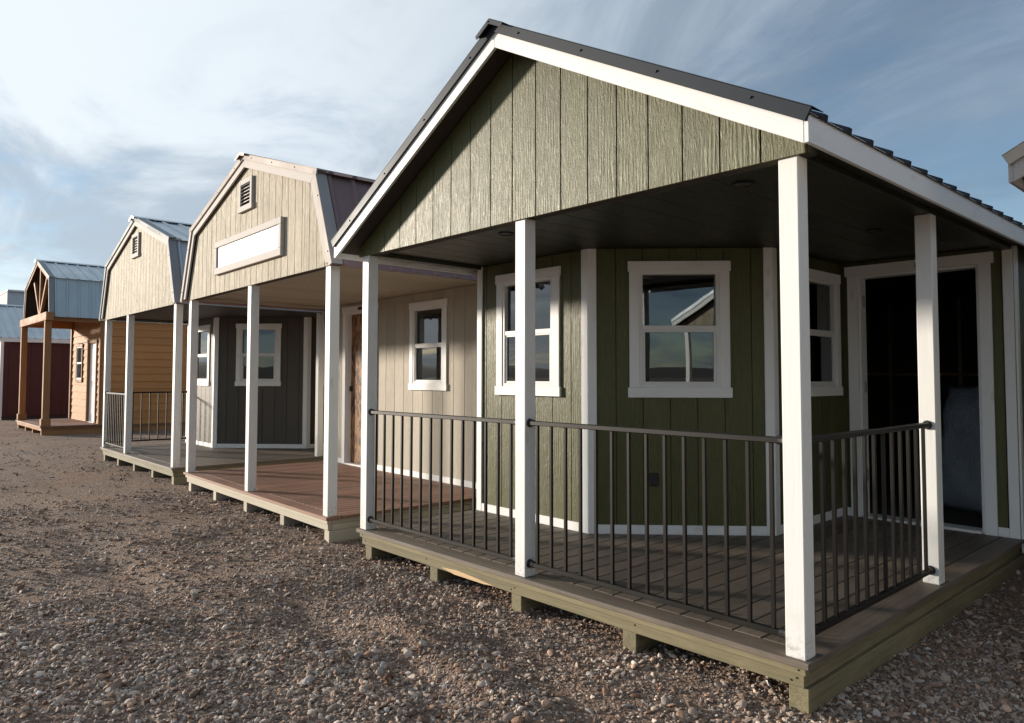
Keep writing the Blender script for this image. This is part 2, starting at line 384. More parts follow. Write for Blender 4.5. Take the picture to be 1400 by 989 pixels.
def panel_mesh(width, length, mat):
    key = ('panel', round(width, 3), round(length, 3), mat.name)
    if key in CACHE: return CACHE[key]
    n = max(1, round(width/0.229)); p = width/n; prof = []
    for i in range(n):
        u = i*p
        prof += [(u, 0.004), (u+0.5*p-0.032, 0.004), (u+0.5*p-0.014, 0.026), (u+0.5*p+0.014, 0.026), (u+0.5*p+0.032, 0.004)]
    prof.append((width, 0.004)); prof += [(width, 0.0), (0, 0.0)]
    bm = bmesh.new()
    a = [bm.verts.new((q[0], 0, q[1])) for q in prof]; b = [bm.verts.new((q[0], length, q[1])) for q in prof]; k = len(prof)
    bm.faces.new(a); bm.faces.new(b[::-1])
    for i in range(k): bm.faces.new((a[i], b[i], b[(i+1) % k], a[(i+1) % k]))
    me = bm_mesh(bm, 'roof_panel'); me.materials.append(mat); CACHE[key] = me; return me
def offset_line(pts, d, cut):
    """outward mitred offset of a roof polyline (x,z), left to right; cut = 'v' plumb ends or 'h' level ends"""
    out = []; P = [Vector((p[0], p[1])) for p in pts]
    nrm = [Vector((-(b-a).y, (b-a).x)).normalized() for a, b in zip(P, P[1:])]
    for i, p in enumerate(P):
        if 0 < i < len(P)-1:
            m = (nrm[i-1]+nrm[i]).normalized(); out.append(p+m*(d/m.dot(nrm[i])))
        else:
            n = nrm[0] if i == 0 else nrm[-1]
            out.append(p+Vector((0, d/n.y)) if cut == 'v' else p+Vector((d/n.x, 0)))
    return [(q.x, q.y) for q in out]
def profile_z(pts, x):
    for a, b in zip(pts, pts[1:]):
        if a[0] <= x <= b[0]: return a[1]+(b[1]-a[1])*(x-a[0])/(b[0]-a[0])
    return pts[0][1] if x < pts[0][0] else pts[-1][1]

def roof(shed, inner, cut, fh, o, y1, fmat, rmat, overhang=0.03, fl=None):
    """inner: lower edge of the rake boards as (x,z); o: front overhang; y1: back end"""
    outer = offset_line(inner, fh, cut); n = len(inner)-1; roofs = []; fl = fl or rmat
    for i in range(n):
        a, b, c, d = inner[i], inner[i+1], outer[i+1], outer[i]
        V3 = Vector((b[0]-a[0], 0, b[1]-a[1])); y = -o-0.002
        flat('rake_board', shed, [(a[0], y, a[1]), (b[0], y, b[1]), (c[0], y, c[1]), (d[0], y, d[1])], V3, -Y, 0.02, fmat, 0.002)
        # the sheathing of this slope, its metal panels and front flashing
        up_ = offset_line(inner, fh*0.35, cut)
        e, f, g, h = up_[i], up_[i+1], outer[i+1], outer[i]
        r = flat('roof', shed, [(e[0], y1, e[1]), (f[0], y1, f[1]), (g[0], y1, g[1]), (h[0], y1, h[1])], V3, -Y, y1+o, MT['sheath'], 0)
        right = b[1] < a[1]
        top, bot = (d, c) if right else (c, d)
        V = Vector((bot[0]-top[0], 0, bot[1]-top[1])); L = V.length; V.normalize()
        W = Vector((-V.z, 0, V.x)) if right else Vector((V.z, 0, -V.x))
        ext = overhang if (i == 0 or i == n-1) else 0.065
        U = V.cross(W); np_ = max(1, round((y1+o+0.02)/0.914)); pw = (y1+o+0.02)/np_
        for k in range(np_):
            ya = -o-0.02+k*pw; yy = ya+pw if U.y < 0 else ya
            link('roof_panel', panel_mesh(pw-0.002, L+ext, rmat), rmat, r, frame(Vector((top[0], yy, top[1]))+W*0.004, U, V, W))
        # rake flashing: folded metal strip over the edge
        T = Vector((top[0], 0, top[1])); B = T+V*(L+ext)
        q = -o-0.0235
        flat('rake_flashing', r, [T-W*0.028+Y*q, B-W*0.028+Y*q, B+W*0.030+Y*q, T+W*0.030+Y*q], V, -Y, 0.014, fl, 0.002)
        flat('rake_flashing', r, [T+W*0.0305+Y*(q-0.014), B+W*0.0305+Y*(q-0.014), B+W*0.0305+Y*(q+0.09), T+W*0.0305+Y*(q+0.09)], V, W, 0.003, fl, 0.0)
        for s_ in np.arange(0.25, L, 0.55):
            p = T+V*s_+W*0.002+Y*(q-0.0142)
            key = ('screw', rmat.name)
            if key not in CACHE:
                bm = bmesh.new(); bmesh.ops.create_cone(bm, cap_ends=True, segments=6, radius1=0.007, radius2=0.005, depth=0.008); CACHE[key] = bm_mesh(bm, 'screw'); CACHE[key].materials.append(MT['black'])
            link('screw', CACHE[key], None, r, frame(p-Y*0.003, V, V.cross(-Y)*-1, -Y))
        apex = (i < n-1 and right is False and inner[i+2][1] < inner[i+1][1])
        if apex:
            ax, az = outer[i+1]
            for s_ in (-1, 1):
                sl_ = abs((outer[i+2][1]-az)/(outer[i+2][0]-ax)); Vc = Vector((s_, 0, -sl_)).normalized(); Wc = Vector((s_*sl_, 0, 1)).normalized()
                A0 = Vector((ax, 0, az))+Z*0.036; yq0, yq1 = -o-0.07, y1+0.02
                flat('ridge_cap', r, [A0+Y*yq0, A0+Vc*0.14+Y*yq0, A0+Vc*0.14+Y*yq1, A0+Y*yq1], Y, Wc, 0.004, rmat, 0)
                flat('ridge_cap', r, [A0+Y*yq0-Wc*0.026, A0+Vc*0.14+Y*yq0-Wc*0.026, A0+Vc*0.14+Y*yq0, A0+Y*yq0], Vc, -Y, 0.004, rmat, 0)
        roofs.append(r)
    return outer
def gable(shed, inner, zb, xL, xR, mat, phase, lift=0.03, bw=BW):
    """boarded gable above the porch opening: a solid header wall with one board per groove spacing"""
    top = lambda x: profile_z(inner, x)+lift
    ks = [p[0] for p in inner if xL < p[0] < xR]
    def strip(a, b, lo): return [(a, lo), (b, lo), (b, max(top(b), lo+0.004))]+[(k, top(k)) for k in sorted(ks, reverse=True) if a+1e-3 < k < b-1e-3]+[(a, max(top(a), lo+0.004))]
    g = flat('gable_wall', shed, [(x, 0.085, z) for x, z in strip(xL, xR, zb+0.006)], Z, -Y, 0.085, MT['sheath'], 0)
    u = xL-phase
    while u < xR:
        a, b = max(u, xL)+0.0028, min(u+bw, xR)-0.0028
        if b-a > 0.01: flat('siding_board', g, [(x, -0.001, z) for x, z in strip(a, b, zb)], Z, -Y, 0.012, mat, 0.002)
        u += bw
    return g
def deck(shed, xL, xR, y1, bmat, fmat, skids, overhang=0.022, backend=None, bw=0.142):
    """porch floor: rim timbers, skids, a border board and one object per deck board"""
    D = ZD; bt = 0.027
    d = box('deck', shed, (xL+0.06, 0.06, D-0.115), (xR-0.06, backend or y1, D-bt-0.004), MT['sheath'], 'y', 0)
    oh = overhang
    box('border_board', d, (xL-oh, -oh, D-bt), (xR+oh, 0.118, D), bmat, 'x', 0.003)
    xs = xL-oh; n = max(1, round((xR-xL+2*oh)/bw)); p = (xR-xL+2*oh)/n
    for i in range(n): box('deck_board', d, (xs+i*p+0.0045, 0.125, D-bt), (xs+(i+1)*p-0.0045, y1, D-0.0005), bmat, 'y', 0.003)
    for nm, za, zb_, ins in (('rim_board', D-0.062, D-bt-0.001, 0.0), ('lower_rim_board', D-0.118, D-0.0625, 0.014)):
        box(nm, d, (xL+ins, ins-0.002, za), (xR-ins, ins+0.036, zb_), fmat, 'x', 0.003)
        for x in (xL+ins, xR-ins-0.036): box(nm, d, (x, ins+0.038, za), (x+0.036, backend or y1, zb_), fmat, 'y', 0.003)
    for x in skids: box('skid', shed, (x, 0.016, -0.02), (x+0.089, backend or y1, D-0.119), fmat, 'y', 0.004)
    return d
def ceiling(shed, xL, xR, y0, y1, z, mat, yb):
    c = box('ceiling', shed, (xL, y0, z+0.012), (xR, yb, z+0.04), MT['sheath'], 'y', 0)
    n = round((xR-xL)/BW); p = (xR-xL)/n
    for i in range(n): box('ceiling_board', c, (xL+i*p+0.002, y0, z), (xL+(i+1)*p-0.002, y1, z+0.011), mat, 'y', 0.002)
    return c
def door_frame(shed, WM, u0, u1, z1, white, D, extra=0.02):
    """door casing and jambs; returns the jamb part"""
    F = 0.012
    j = multibox('door_frame', shed, WM, [((u0, D, -0.10), (u0+0.02, z1-0.02, F)), ((u1-0.02, D, -0.10), (u1, z1-0.02, F)), ((u0, z1-0.02, -0.10), (u1, z1, F))], white)
    O = WM.translation; U_, V_, W_ = (WM.col[i].to_3d() for i in range(3)); O = O+W_*F
    def pc(nm, a, b, c, d, t, V): return flat(nm, j, [O+U_*a+V_*c, O+U_*b+V_*c, O+U_*b+V_*d, O+U_*a+V_*d], V_ if V else U_, W_, t, white, 0.002)
    pc('side_casing', u0-0.083, u0, D, z1, 0.02, 1); pc('side_casing', u1, u1+0.083, D, z1, 0.02, 1)
    pc('head_casing', u0-0.083-extra, u1+0.083+extra, z1, z1+0.085, 0.024, 0)
    multibox('threshold', j, WM, [((u0+0.02, D, -0.12), (u1-0.02, D+0.02, 0.04))], MT['vinyl'])
    return j
def downlight(shed, x, y, z):
    def ring(name, prof, mat, parent):
        key = (name,)
        if key not in CACHE:
            bm = bmesh.new(); rings = []
            for r_, zz in prof: rings.append([bm.verts.new((r_*math.cos(t), r_*math.sin(t), zz)) for t in np.linspace(0, 2*math.pi, 20, endpoint=False)])
            for a, b in zip(rings, rings[1:]):
                for i in range(20): bm.faces.new((a[i], a[(i+1) % 20], b[(i+1) % 20], b[i]))
            bm.faces.new(rings[-1]); CACHE[key] = bm_mesh(bm, name); CACHE[key].materials.append(mat)
        return link(name, CACHE[key], None, parent, Matrix.Translation((x, y, z)))
    d = ring('downlight', [(0.058, 0.0), (0.060, -0.007), (0.050, -0.009), (0.046, -0.002), (0.044, 0.0)], MT['black'], shed)
    ring('lens', [(0.045, -0.001), (0.02, -0.004)], MT['lens'], d)  # disc coloured near black in place of the shade inside the can

# ------------------------------------------------------------------ ground
def vnoise(x, y, s, seed):
    x = np.asarray(x)/s; y = np.asarray(y)/s; xi = np.floor(x).astype(int); yi = np.floor(y).astype(int); fx = x-xi; fy = y-yi
    def h(a, b):
        v = np.sin((a*127.1+b*311.7+seed*74.7))*43758.5453; return v-np.floor(v)
    fx = fx*fx*(3-2*fx); fy = fy*fy*(3-2*fy)
    return (h(xi, yi)*(1-fx)+h(xi+1, yi)*fx)*(1-fy)+(h(xi, yi+1)*(1-fx)+h(xi+1, yi+1)*fx)*fy
def gh(x, y):
    """ground height: flat under the sheds, small ruts and mounds in the lane"""
    x = np.asarray(x, float); y = np.asarray(y, float)
    z = 0.050*(vnoise(x, y, 1.7, 3)-0.5)+0.034*(vnoise(x, y, 0.55, 5)-0.5)+0.020*(vnoise(x, y, 0.2, 9)-0.5)
    for (cx, cy, rx, ry, h) in ((-2.0, -0.66, 0.26, 0.10, 0.060), (-1.72, -0.55, 0.16, 0.12, 0.045), (-1.62, -0.86, 0.22, 0.11, -0.055), (-1.25, -0.80, 0.30, 0.12, 0.050), (-0.85, -0.85, 0.25, 0.14, 0.035), (-2.5, -0.95, 0.45, 0.14, -0.04), (-1.5, -1.25, 0.5, 0.16, 0.03), (-4.5, -1.5, 2.2, 0.16, -0.035), (-4.5, -2.9, 3.0, 0.18, -0.035)):
        z = z+h*np.exp(-((x-cx)/rx)**2-((y-cy)/ry)**2)
    fade = np.clip((0.02-y)/0.5, 0.12, 1)
    fade = np.where(x > 0.05, np.maximum(fade, np.clip((x-0.1)/0.6, 0.12, 1)), fade)
    far = np.clip(1.6-np.hypot(x-1.4, y+3)/26, 0, 1)
    return z*fade*far-0.004
def grid_axis(c, near, step, far):
    a = [0.0]
    while a[-1] < far: a.append(a[-1]+(step if a[-1] < near else max(step, (a[-1]-near)*0.16+step)))
    return np.array([c-v for v in a[:0:-1]]+[c+v for v in a])
gx = grid_axis(-0.8, 4.2, 0.04, 3000); gy = grid_axis(-1.4, 3.0, 0.04, 3000)
GX, GY = np.meshgrid(gx, gy); GZ = gh(GX, GY)
nx, ny = len(gx), len(gy); idx = np.arange(nx*ny).reshape(ny, nx)
faces = np.stack([idx[:-1, :-1], idx[:-1, 1:], idx[1:, 1:], idx[1:, :-1]], -1).reshape(-1, 4)
def np_mesh(name, co, fc, smooth=True):
    me = bpy.data.meshes.new(name); k = fc.shape[1]
    me.vertices.add(len(co)); me.vertices.foreach_set('co', np.ascontiguousarray(co, np.float32).ravel())
    me.loops.add(fc.size); me.loops.foreach_set('vertex_index', np.ascontiguousarray(fc, np.int32).ravel())
    me.polygons.add(len(fc)); me.polygons.foreach_set('loop_start', np.arange(0, fc.size, k, dtype=np.int32))
    me.polygons.foreach_set('use_smooth', np.full(len(fc), smooth)); me.update(); me.validate(); return me
def mat_ground():
    m = NT('gravelly soil'); P = m.tc.outputs['Object']
    def nz_(sc, de=5, ro=0.6):
        n = m.n('ShaderNodeTexNoise'); m.l(P, n.inputs['Vector']); n.inputs['Scale'].default_value = sc; n.inputs['Detail'].default_value = de; n.inputs['Roughness'].default_value = ro; return n.outputs[0]
    def vo(sc):
        n = m.n('ShaderNodeTexVoronoi'); m.l(P, n.inputs['Vector']); n.inputs['Scale'].default_value = sc; n.inputs['Randomness'].default_value = 1; return n
    soil = m.mix(m.rng(nz_(1.1), 0.35, 0.65, 0, 1), rgb(0.205, 0.150, 0.120), rgb(0.31, 0.205, 0.145))
    v1 = vo(48); v2 = vo(95)
    st = m.n('ShaderNodeSeparateColor'); m.l(v1.outputs['Color'], st.inputs[0])
    stone = m.mix(st.outputs[0], rgb(0.16, 0.115, 0.095), rgb(0.60, 0.51, 0.44))
    f = m.math('MULTIPLY', m.rng(v1.outputs['Distance'], 0.25, 0.55, 1, 0, True), m.rng(nz_(0.8, 4), 0.36, 0.52, 0.15, 0.95, True))
    c = m.mix(f, soil, stone)
    h = m.math('ADD', m.rng(v1.outputs['Distance'], 0.0, 0.6, 1, 0), m.math('MULTIPLY', m.rng(v2.outputs['Distance'], 0, 0.6, 1, 0), 0.5))
    h = m.math('ADD', h, m.math('MULTIPLY', nz_(30, 6, 0.7), 0.6))
    m.bump(h, 0.016, 1.0)
    return m.set(Base_Color=c, Roughness=0.95, Specular_IOR_Level=0.2)
ground = link('ground', np_mesh('ground', np.stack([GX, GY, GZ], -1).reshape(-1, 3), faces), None, None, Matrix.Identity(4))
ground.data.materials.append(mat_ground()); ground['kind'] = 'structure'

# low hills added out of view, to darken what the panes mirror
na = 220; ang = np.linspace(0, 2*math.pi, na, endpoint=False)
rr_ = [1500, 1750, 2100, 2600]; hh = [-3, 0.62, 1.0, -0.1]
hv = []; base_h = 46*(0.35+0.9*(0.5+0.28*np.sin(ang*3+1)+0.2*np.sin(ang*7+2)+0.12*np.sin(ang*17)+0.08*np.sin(ang*31+1)))
for r_, k in zip(rr_, hh): hv.append(np.stack([np.cos(ang)*r_, np.sin(ang)*r_, base_h*k if k > 0 else np.full(na, -4.0)], -1))
hv = np.concatenate(hv); hf = []
for j in range(3):
    for i in range(na): hf.append((j*na+i, j*na+(i+1) % na, (j+1)*na+(i+1) % na, (j+1)*na+i))
hills = link('hills', np_mesh('hills', hv, np.array(hf)), None, None, Matrix.Identity(4)); hills['kind'] = 'structure'
hills.data.materials.append(mat_plain('added dry scrub hills', (0.13, 0.105, 0.075), 0.95, 0.35))

# ------------------------------------------------------------------ sheds with porches
def wrap_body(s, W, fd, sd, diag, back, xb, mat, cz, white, win_ab, win_bc, win_cd, open_door=True, yD=3.40, phase=0.1, zd=ZD):
    """shed body behind a porch that wraps round its front right corner, with a diagonal wall"""
    A = (-W+0.01, fd); B = (-sd-diag, fd); C = (-sd, fd+diag); Dd = (-sd, yD); E = (-0.012, yD); Bk = (-0.012, back); Al = (-W+0.01, back)
    op = lambda u, z0: (u+0.083, u+0.755-0.083, zd+z0+0.085, zd+z0+1.035-0.075)
    M = wall(s, A, B, zd, cz, mat, [op(win_ab, 1.02)], phase, True, True, True, white); window(s, M, win_ab, zd+1.02, white=white)
    M2 = wall(s, B, C, zd, cz, mat, [op(win_bc, 1.02)], 0.0, True, True, True, white); window(s, M2, win_bc, zd+1.02, white=white)
    M3 = wall(s, C, Dd, zd, cz, mat, [op(win_cd, 1.02)], 0.05, True, True, False, white); window(s, M3, win_cd, zd+1.02, white=white)
    u0, u1 = 0.155, 1.055
    M4_ = wall(s, Dd, E, zd, cz, mat, [(u0, u1, zd, zd+2.045)], 0.02, True, False, True, white)
    wall(s, E, Bk, zd-0.1, cz, mat, [], 0.0, False, True, True, white)
    wall(s, Bk, Al, zd-0.1, cz, mat, [], 0.0, False, True, True, white)
    wall(s, Al, A, zd-0.1, cz, mat, [], 0.0, False, True, True, white)
    j = door_frame(s, M4_, u0, u1, zd+2.045, white, zd)
    multibox('tag', s, M4_, [((0.62, zd+2.062, 0.037), (0.72, zd+2.100, 0.048))], MT['black'])
    return M2, M4_, j, u0, u1

# --- the olive shed in front
S1 = thing('porch_shed', (0, 0, 0), 0, 'dark olive shed with white trim, low gable roof and black metal porch railings', 'shed')
W1 = 3.56
in1 = [(-3.69, ZD+2.115), (-1.777, ZD+3.152), (0.11, ZD+2.115)]
deck(S1, -W1, 0, 3.43, MT['deck'], MT['treated'], (-0.085, -0.98, -1.83, -2.66, -3.5), backend=7.3)
CZ1 = ZD+2.165
ceiling(S1, -W1-0.09, 0.085, 0.087, 3.42, CZ1, MT['olive_shaded'], 7.25)
for x, y in ((-0.089, 0), (-1.737-0.089+0.089-0.045, 0), (-W1, 0), (-0.089, 1.635)): post(S1, x, y, ZD, ZD+2.13, MT['whitepost'])
gable(S1, in1, ZD+2.125, -W1-0.04, 0.045, MT['olive'], 0.03, 0.02)
roof(S1, in1, 'v', 0.106, 0.15, 7.3, MT['white'], MT['roofdark'])
box('eave_fascia', S1, (0.1105, -0.171, ZD+2.115), (0.1305, 7.3, ZD+2.240), MT['white'], 'y', 0.002)
box('eave_fascia', S1, (-3.7105, -0.171, ZD+2.115), (-3.6905, 7.3, ZD+2.240), MT['white'], 'y', 0.002)
box('beam', S1, (-0.087, 0.088, ZD+2.131), (-0.004, 3.39, CZ1-0.001), MT['olive_shaded'], 'y', 0.002)
box('beam', S1, (-W1+0.004, 0.088, ZD+2.131), (-W1+0.087, 1.15, CZ1-0.001), MT['olive_shaded'], 'y', 0.002)
M2, M4d, j1, du0, du1 = wrap_body(S1, W1, 1.2, 1.28, 0.97, 7.25, 0, MT['olive'], CZ1, MT['white'], 0.255, 0.305, 0.40)
px1 = -1.782
railing(S1, (-W1+0.089, 0.036), (px1, 0.036), 14, MT['rail'])
railing(S1, (px1+0.089, 0.036), (-0.089, 0.036), 14, MT['rail'])
railing(S1, (-0.045, 0.089), (-0.045, 1.635), 13, MT['rail'])
for x, y in ((-0.47, 0.37), (-2.24, 0.34), (-0.48, 2.08)): downlight(S1, x, y, CZ1)
multibox('outlet_box', S1, M2, [((0.45, ZD+0.36, 0.0115), (0.515, ZD+0.455, 0.03))], MT['black'], 0.004)
flat('wood_scar', S1, [(-2.52, 0.0115, ZD-0.100), (-2.38, 0.0115, ZD-0.1195), (-2.08, 0.0115, ZD-0.1195), (-1.98, 0.0115, ZD-0.111), (-2.16, 0.0115, ZD-0.097), (-2.36, 0.0115, ZD-0.088)], X, -Y, 0.0025, MT['scar'], 0, 'raw split patch on the rim timber')
for x, z in ((-0.035, -0.045), (-0.05, -0.085), (-0.075, -0.1), (-0.9, -0.08), (-1.8, -0.085), (-1.83, -0.1), (-2.7, -0.08), (-3.5, -0.09), (-3.52, -0.045)):
    box('nail', S1, (x, -0.004 if z > -0.06 else 0.0095, ZD+z), (x+0.007, 0.0 if z > -0.06 else 0.0135, ZD+z+0.007), MT['black'], 'z', 0)
# open door leaf, hinges and bare stud framing inside
for z in (0.3, 1.05, 1.78): multibox('hinge', j1, M4d, [((du0+0.0205, ZD+z, -0.075), (du0+0.024, ZD+z+0.1, -0.030)), ((du0+0.0205, ZD+z, -0.030), (du0+0.034, ZD+z+0.1, -0.018))], MT['steel'], 0)
for k in range(11): box('stud', S1, (-0.15+0.0, 3.62+k*0.34, ZD), (-0.062, 3.66+k*0.34, CZ1), MT['stud'], 'z', 0.002)
for k in range(9): box('stud', S1, (-3.46+k*0.405, 7.10, ZD), (-3.42+k*0.405, 7.19, CZ1), MT['stud'], 'z', 0.002)
box('wall_plate', S1, (-3.46, 7.095, ZD+1.2), (-0.16, 7.099, ZD+1.238), MT['stud'], 'x', 0)
box('floor', S1, (-W1+0.06, 3.435, ZD-0.02), (-0.06, 7.2, ZD), MT['sheath'], 'y', 0)

# --- the tan barn roofed shed with the blank sign
S2 = thing('barn_shed', (-4.135, 0.03, 0), -math.radians(1.5), 'tan gambrel barn shed with blank white sign on its gable and red-brown deck', 'shed')
W2 = 3.80; c2 = -1.90
def gam(c, hb, hk, zb, zk, za): return [(c-hb, ZD+zb), (c-hk, ZD+zk), (c, ZD+za), (c+hk, ZD+zk), (c+hb, ZD+zb)]
in2 = gam(c2, 1.895, 1.60, 2.14, 2.89, 3.385)
deck(S2, -W2, 0, 1.98, MT['deckred'], MT['treated2'], (-0.088, -1.0, -1.92, -2.84, -3.72), backend=6.5, bw=0.092)
CZ2 = ZD+2.17
ceiling(S2, -W2-0.0, 0.0, 0.087, 1.93, CZ2, MT['beige'], 6.45)
for x in (-0.089, -1.86, -W2): post(S2, x, 0.0, ZD, ZD+2.13, MT['whitepost'])
g2 = gable(S2, in2, ZD+2.125, -W2-0.03, 0.03, MT['barn'], 0.06, 0.02, 0.152)
roof(S2, in2, 'h', 0.105, 0.03, 6.5, MT['taupe'], MT['roofbrown'], fl=MT['flashtaupe'])
box('beam', S2, (-0.086, 0.088, ZD+2.131), (-0.003, 1.9, CZ2-0.001), MT['beige'], 'y', 0.002)
box('beam', S2, (-W2+0.003, 0.088, ZD+2.131), (-W2+0.086, 1.9, CZ2-0.001), MT['beige'], 'y', 0.002)
M = wall(S2, (-W2+0.01, 1.92), (-0.012, 1.92), ZD, CZ2, MT['beige'], [(0.50, 1.24, ZD, ZD+2.045), (2.09+0.083, 2.09+0.755-0.083, ZD+1.02+0.085, ZD+1.02+0.96)], 0.1)
window(S2, M, 2.09, ZD+1.02)
jd = door_frame(S2, M, 0.50, 1.24, ZD+2.045, MT['white'], ZD)
multibox('tag', S2, M, [((0.86, ZD+2.065, 0.037), (0.96, ZD+2.105, 0.048))], MT['black'])
dr = multibox('door', S2, M, [((0.522, ZD+0.022, -0.085), (1.218, ZD+2.02, -0.05))], MT['osb'], 0.003, 'strand board panel filling the doorway')
multibox('notice', dr, M, [((1.05, ZD+1.62, -0.05), (1.12, ZD+1.78, -0.047))], MT['sign'], 0)
multibox('latch', dr, M, [((0.535, ZD+0.98, -0.05), (0.57, ZD+1.05, -0.02))], MT['black'])
wall(S2, (-0.012, 1.92), (-0.012, 6.45), ZD-0.1, CZ2, MT['beige'], base=False)
wall(S2, (-0.012, 6.45), (-W2+0.01, 6.45), ZD-0.1, CZ2, MT['beige'], base=False)
wall(S2, (-W2+0.01, 6.45), (-W2+0.01, 1.92), ZD-0.1, CZ2, MT['beige'], base=False)
def louvre(shed, x0, x1, z0, z1, white):
    f = 0.05; y = -0.0135
    v = multibox('vent', shed, Matrix.Translation((0, 0, 0)), [((x0, y-0.03, z0), (x0+f, y, z1)), ((x1-f, y-0.03, z0), (x1, y, z1)), ((x0+f, y-0.03, z1-f), (x1-f, y, z1)), ((x0-0.015, y-0.034, z0-0.02), (x1+0.015, y, z0+f-0.01))], white, 0.002)
    box('backing', v, (x0+f, y-0.006, z0+f-0.012), (x1-f, y-0.001, z1-f), MT['black'], 'z', 0)
    n = 6; h = (z1-z0-2*f)/n
    for k in range(n):
        zz = z0+f+k*h
        flat('slat', v, [(x0+f, y-0.007, zz+h*0.9), (x1-f, y-0.007, zz+h*0.9), (x1-f, y-0.027, zz+h*0.2), (x0+f, y-0.027, zz+h*0.2)], X, Vector((0, -0.7, 1)), 0.005, MT['steel'], 0)
louvre(S2, c2-0.16, c2+0.20, ZD+2.94, ZD+3.26, MT['taupe'])
sx0, sx1, sz0, sz1 = -2.76, -0.93, ZD+2.33, ZD+2.70
sg = box('sign', S2, (sx0+0.05, -0.034, sz0+0.05), (sx1-0.05, -0.0135, sz1-0.05), MT['sign'], 'x', 0.001, 'blank white sign board')
for nm, a, b, c, d, gr in (('sign_frame', sx0, sx1, sz1-0.065, sz1, 'x'), ('sign_frame', sx0, sx1, sz0, sz0+0.075, 'x'), ('sign_frame', sx0, sx0+0.065, sz0+0.076, sz1-0.066, 'z'), ('sign_frame', sx1-0.065, sx1, sz0+0.076, sz1-0.066, 'z')):
    box(nm, sg, (a, -0.053, c), (b, -0.0135, d), MT['taupe'], gr, 0.003)

# --- the barn roofed shed beyond, with a wrapped porch
S3 = thing('barn_shed', (-8.455, 0.14, 0), -math.radians(0.5), 'weathered tan gambrel barn shed with pale blue metal roof and dark brown porch walls', 'shed')
W3 = 3.72; c3 = -1.86
in3 = gam(c3, 1.86, 1.56, 2.15, 2.93, 3.44)
deck(S3, -W3, 0, 3.6, MT['deckgrey'], MT['treated3'], (-0.088, -0.98, -1.90, -2.80, -3.66), backend=6.6)
CZ3 = ZD+2.17
ceiling(S3, -W3, 0.0, 0.087, 3.58, CZ3, MT['brown'], 6.5)
for x, y in ((-0.089, 0), (-2.38, 0), (-W3, 0), (-0.089, 2.02)): post(S3, x, y, ZD, ZD+2.13, MT['whitepost'])
gable(S3, in3, ZD+2.125, -W3-0.03, 0.03, MT['barn'], 0.02, 0.02, 0.152)
roof(S3, in3, 'h', 0.10, 0.03, 6.6, MT['taupe'], MT['roofblue'], fl=MT['flashgrey'])
box('beam', S3, (-0.086, 0.088, ZD+2.131), (-0.003, 3.5, CZ3-0.001), MT['brown'], 'y', 0.002)
box('beam', S3, (-W3+0.003, 0.088, ZD+2.131), (-W3+0.086, 1.3, CZ3-0.001), MT['brown'], 'y', 0.002)
wrap_body(S3, W3, 1.36, 1.27, 1.10, 6.55, 0, MT['brown'], CZ3, MT['white'], 0.36, 0.36, 0.25, yD=3.55)
railing(S3, (-W3+0.089, 0.036), (-2.38, 0.036), 11, MT['rail'])
railing(S3, (-W3+0.05, 0.089), (-W3+0.05, 1.345), 9, MT['rail'])
louvre(S3, c3-0.18, c3+0.18, ZD+2.98, ZD+3.32, MT['taupe'])

# --- cabin with timber posts and tan lap siding
def lap_wall(shed, P0, P1, z0, z1, mat, ops=(), h=0.19):
    P0 = Vector((*P0, 0)); P1 = Vector((*P1, 0)); L = (P1-P0).length; U = (P1-P0)/L; W = U.cross(Z); M = frame(P0, U, Z, W)
    rects = []; us = sorted({0, L, *[o[0] for o in ops], *[o[1] for o in ops]})
    for a, b in zip(us, us[1:]):
        cutr = [o for o in ops if o[0] < (a+b)/2 < o[1]]
        if not cutr: rects.append((a, b, z0, z1))
        for o in cutr:
            if o[2] > z0+0.02: rects.append((a, b, z0, o[2]))
            if o[3] < z1-0.02: rects.append((a, b, o[3], z1))
    w = multibox('wall', shed, M, [((a, c, -0.04), (b, d, 0)) for a, b, c, d in rects], MT['sheath'], 0)
    z = z0
    while z < z1-0.03:
        t = min(z+h, z1); spans = [(0, L)]
        for o in ops:
            if o[3] > z+0.05 and o[2] < t-0.05: spans = [q for a, b in spans for q in ((a, min(b, o[0])), (max(a, o[1]), b)) if q[1]-q[0] > 0.02]
        for a, b in spans:
            key = ('lap', round(b-a, 3), round(t-z, 3), mat.name)
            if key not in CACHE:
                bm = bmesh.new(); pr = [(0, 0), (t-z+0.012, 0), (t-z+0.012, 0.006), (0, 0.026)]
                q0 = [bm.verts.new((p[0], 0, p[1])) for p in pr]; q1 = [bm.verts.new((p[0], b-a, p[1])) for p in pr]
                bm.faces.new(q0); bm.faces.new(q1[::-1])
                for i in range(4): bm.faces.new((q0[i], q1[i], q1[(i+1) % 4], q0[(i+1) % 4]))
                CACHE[key] = bm_mesh(bm, 'lap_board'); CACHE[key].materials.append(mat)
            me = CACHE[key]
            # mesh x is up the wall, y runs along it
            Mx = Matrix((Z, U, W)).transposed().to_4x4(); Mx.translation = P0+U*a+Z*z
            link('lap_board', me, None, w, Mx)
        z += h
    return M
S4 = thing('timber_porch_shed', (-18.75, 0.38, 0), 0, 'tan lap-sided cabin shed with timber porch posts and open timber truss', 'shed')
W4 = 3.40; c4 = -1.70; H4 = 2.52
deck(S4, -W4, 0, 1.5, MT['deckred'], MT['cedar'], (-0.1, -1.2, -2.2, -3.3), backend=6.0)
for x in (-0.16, -W4+0.02):
    p = box('post', S4, (x, 0.03, ZD), (x+0.14, 0.17, ZD+H4), MT['cedar'], 'z', 0.008)
    box('post_base', p, (x-0.03, 0.0, ZD), (x+0.17, 0.20, ZD+0.17), MT['cedar'], 'x', 0.012)
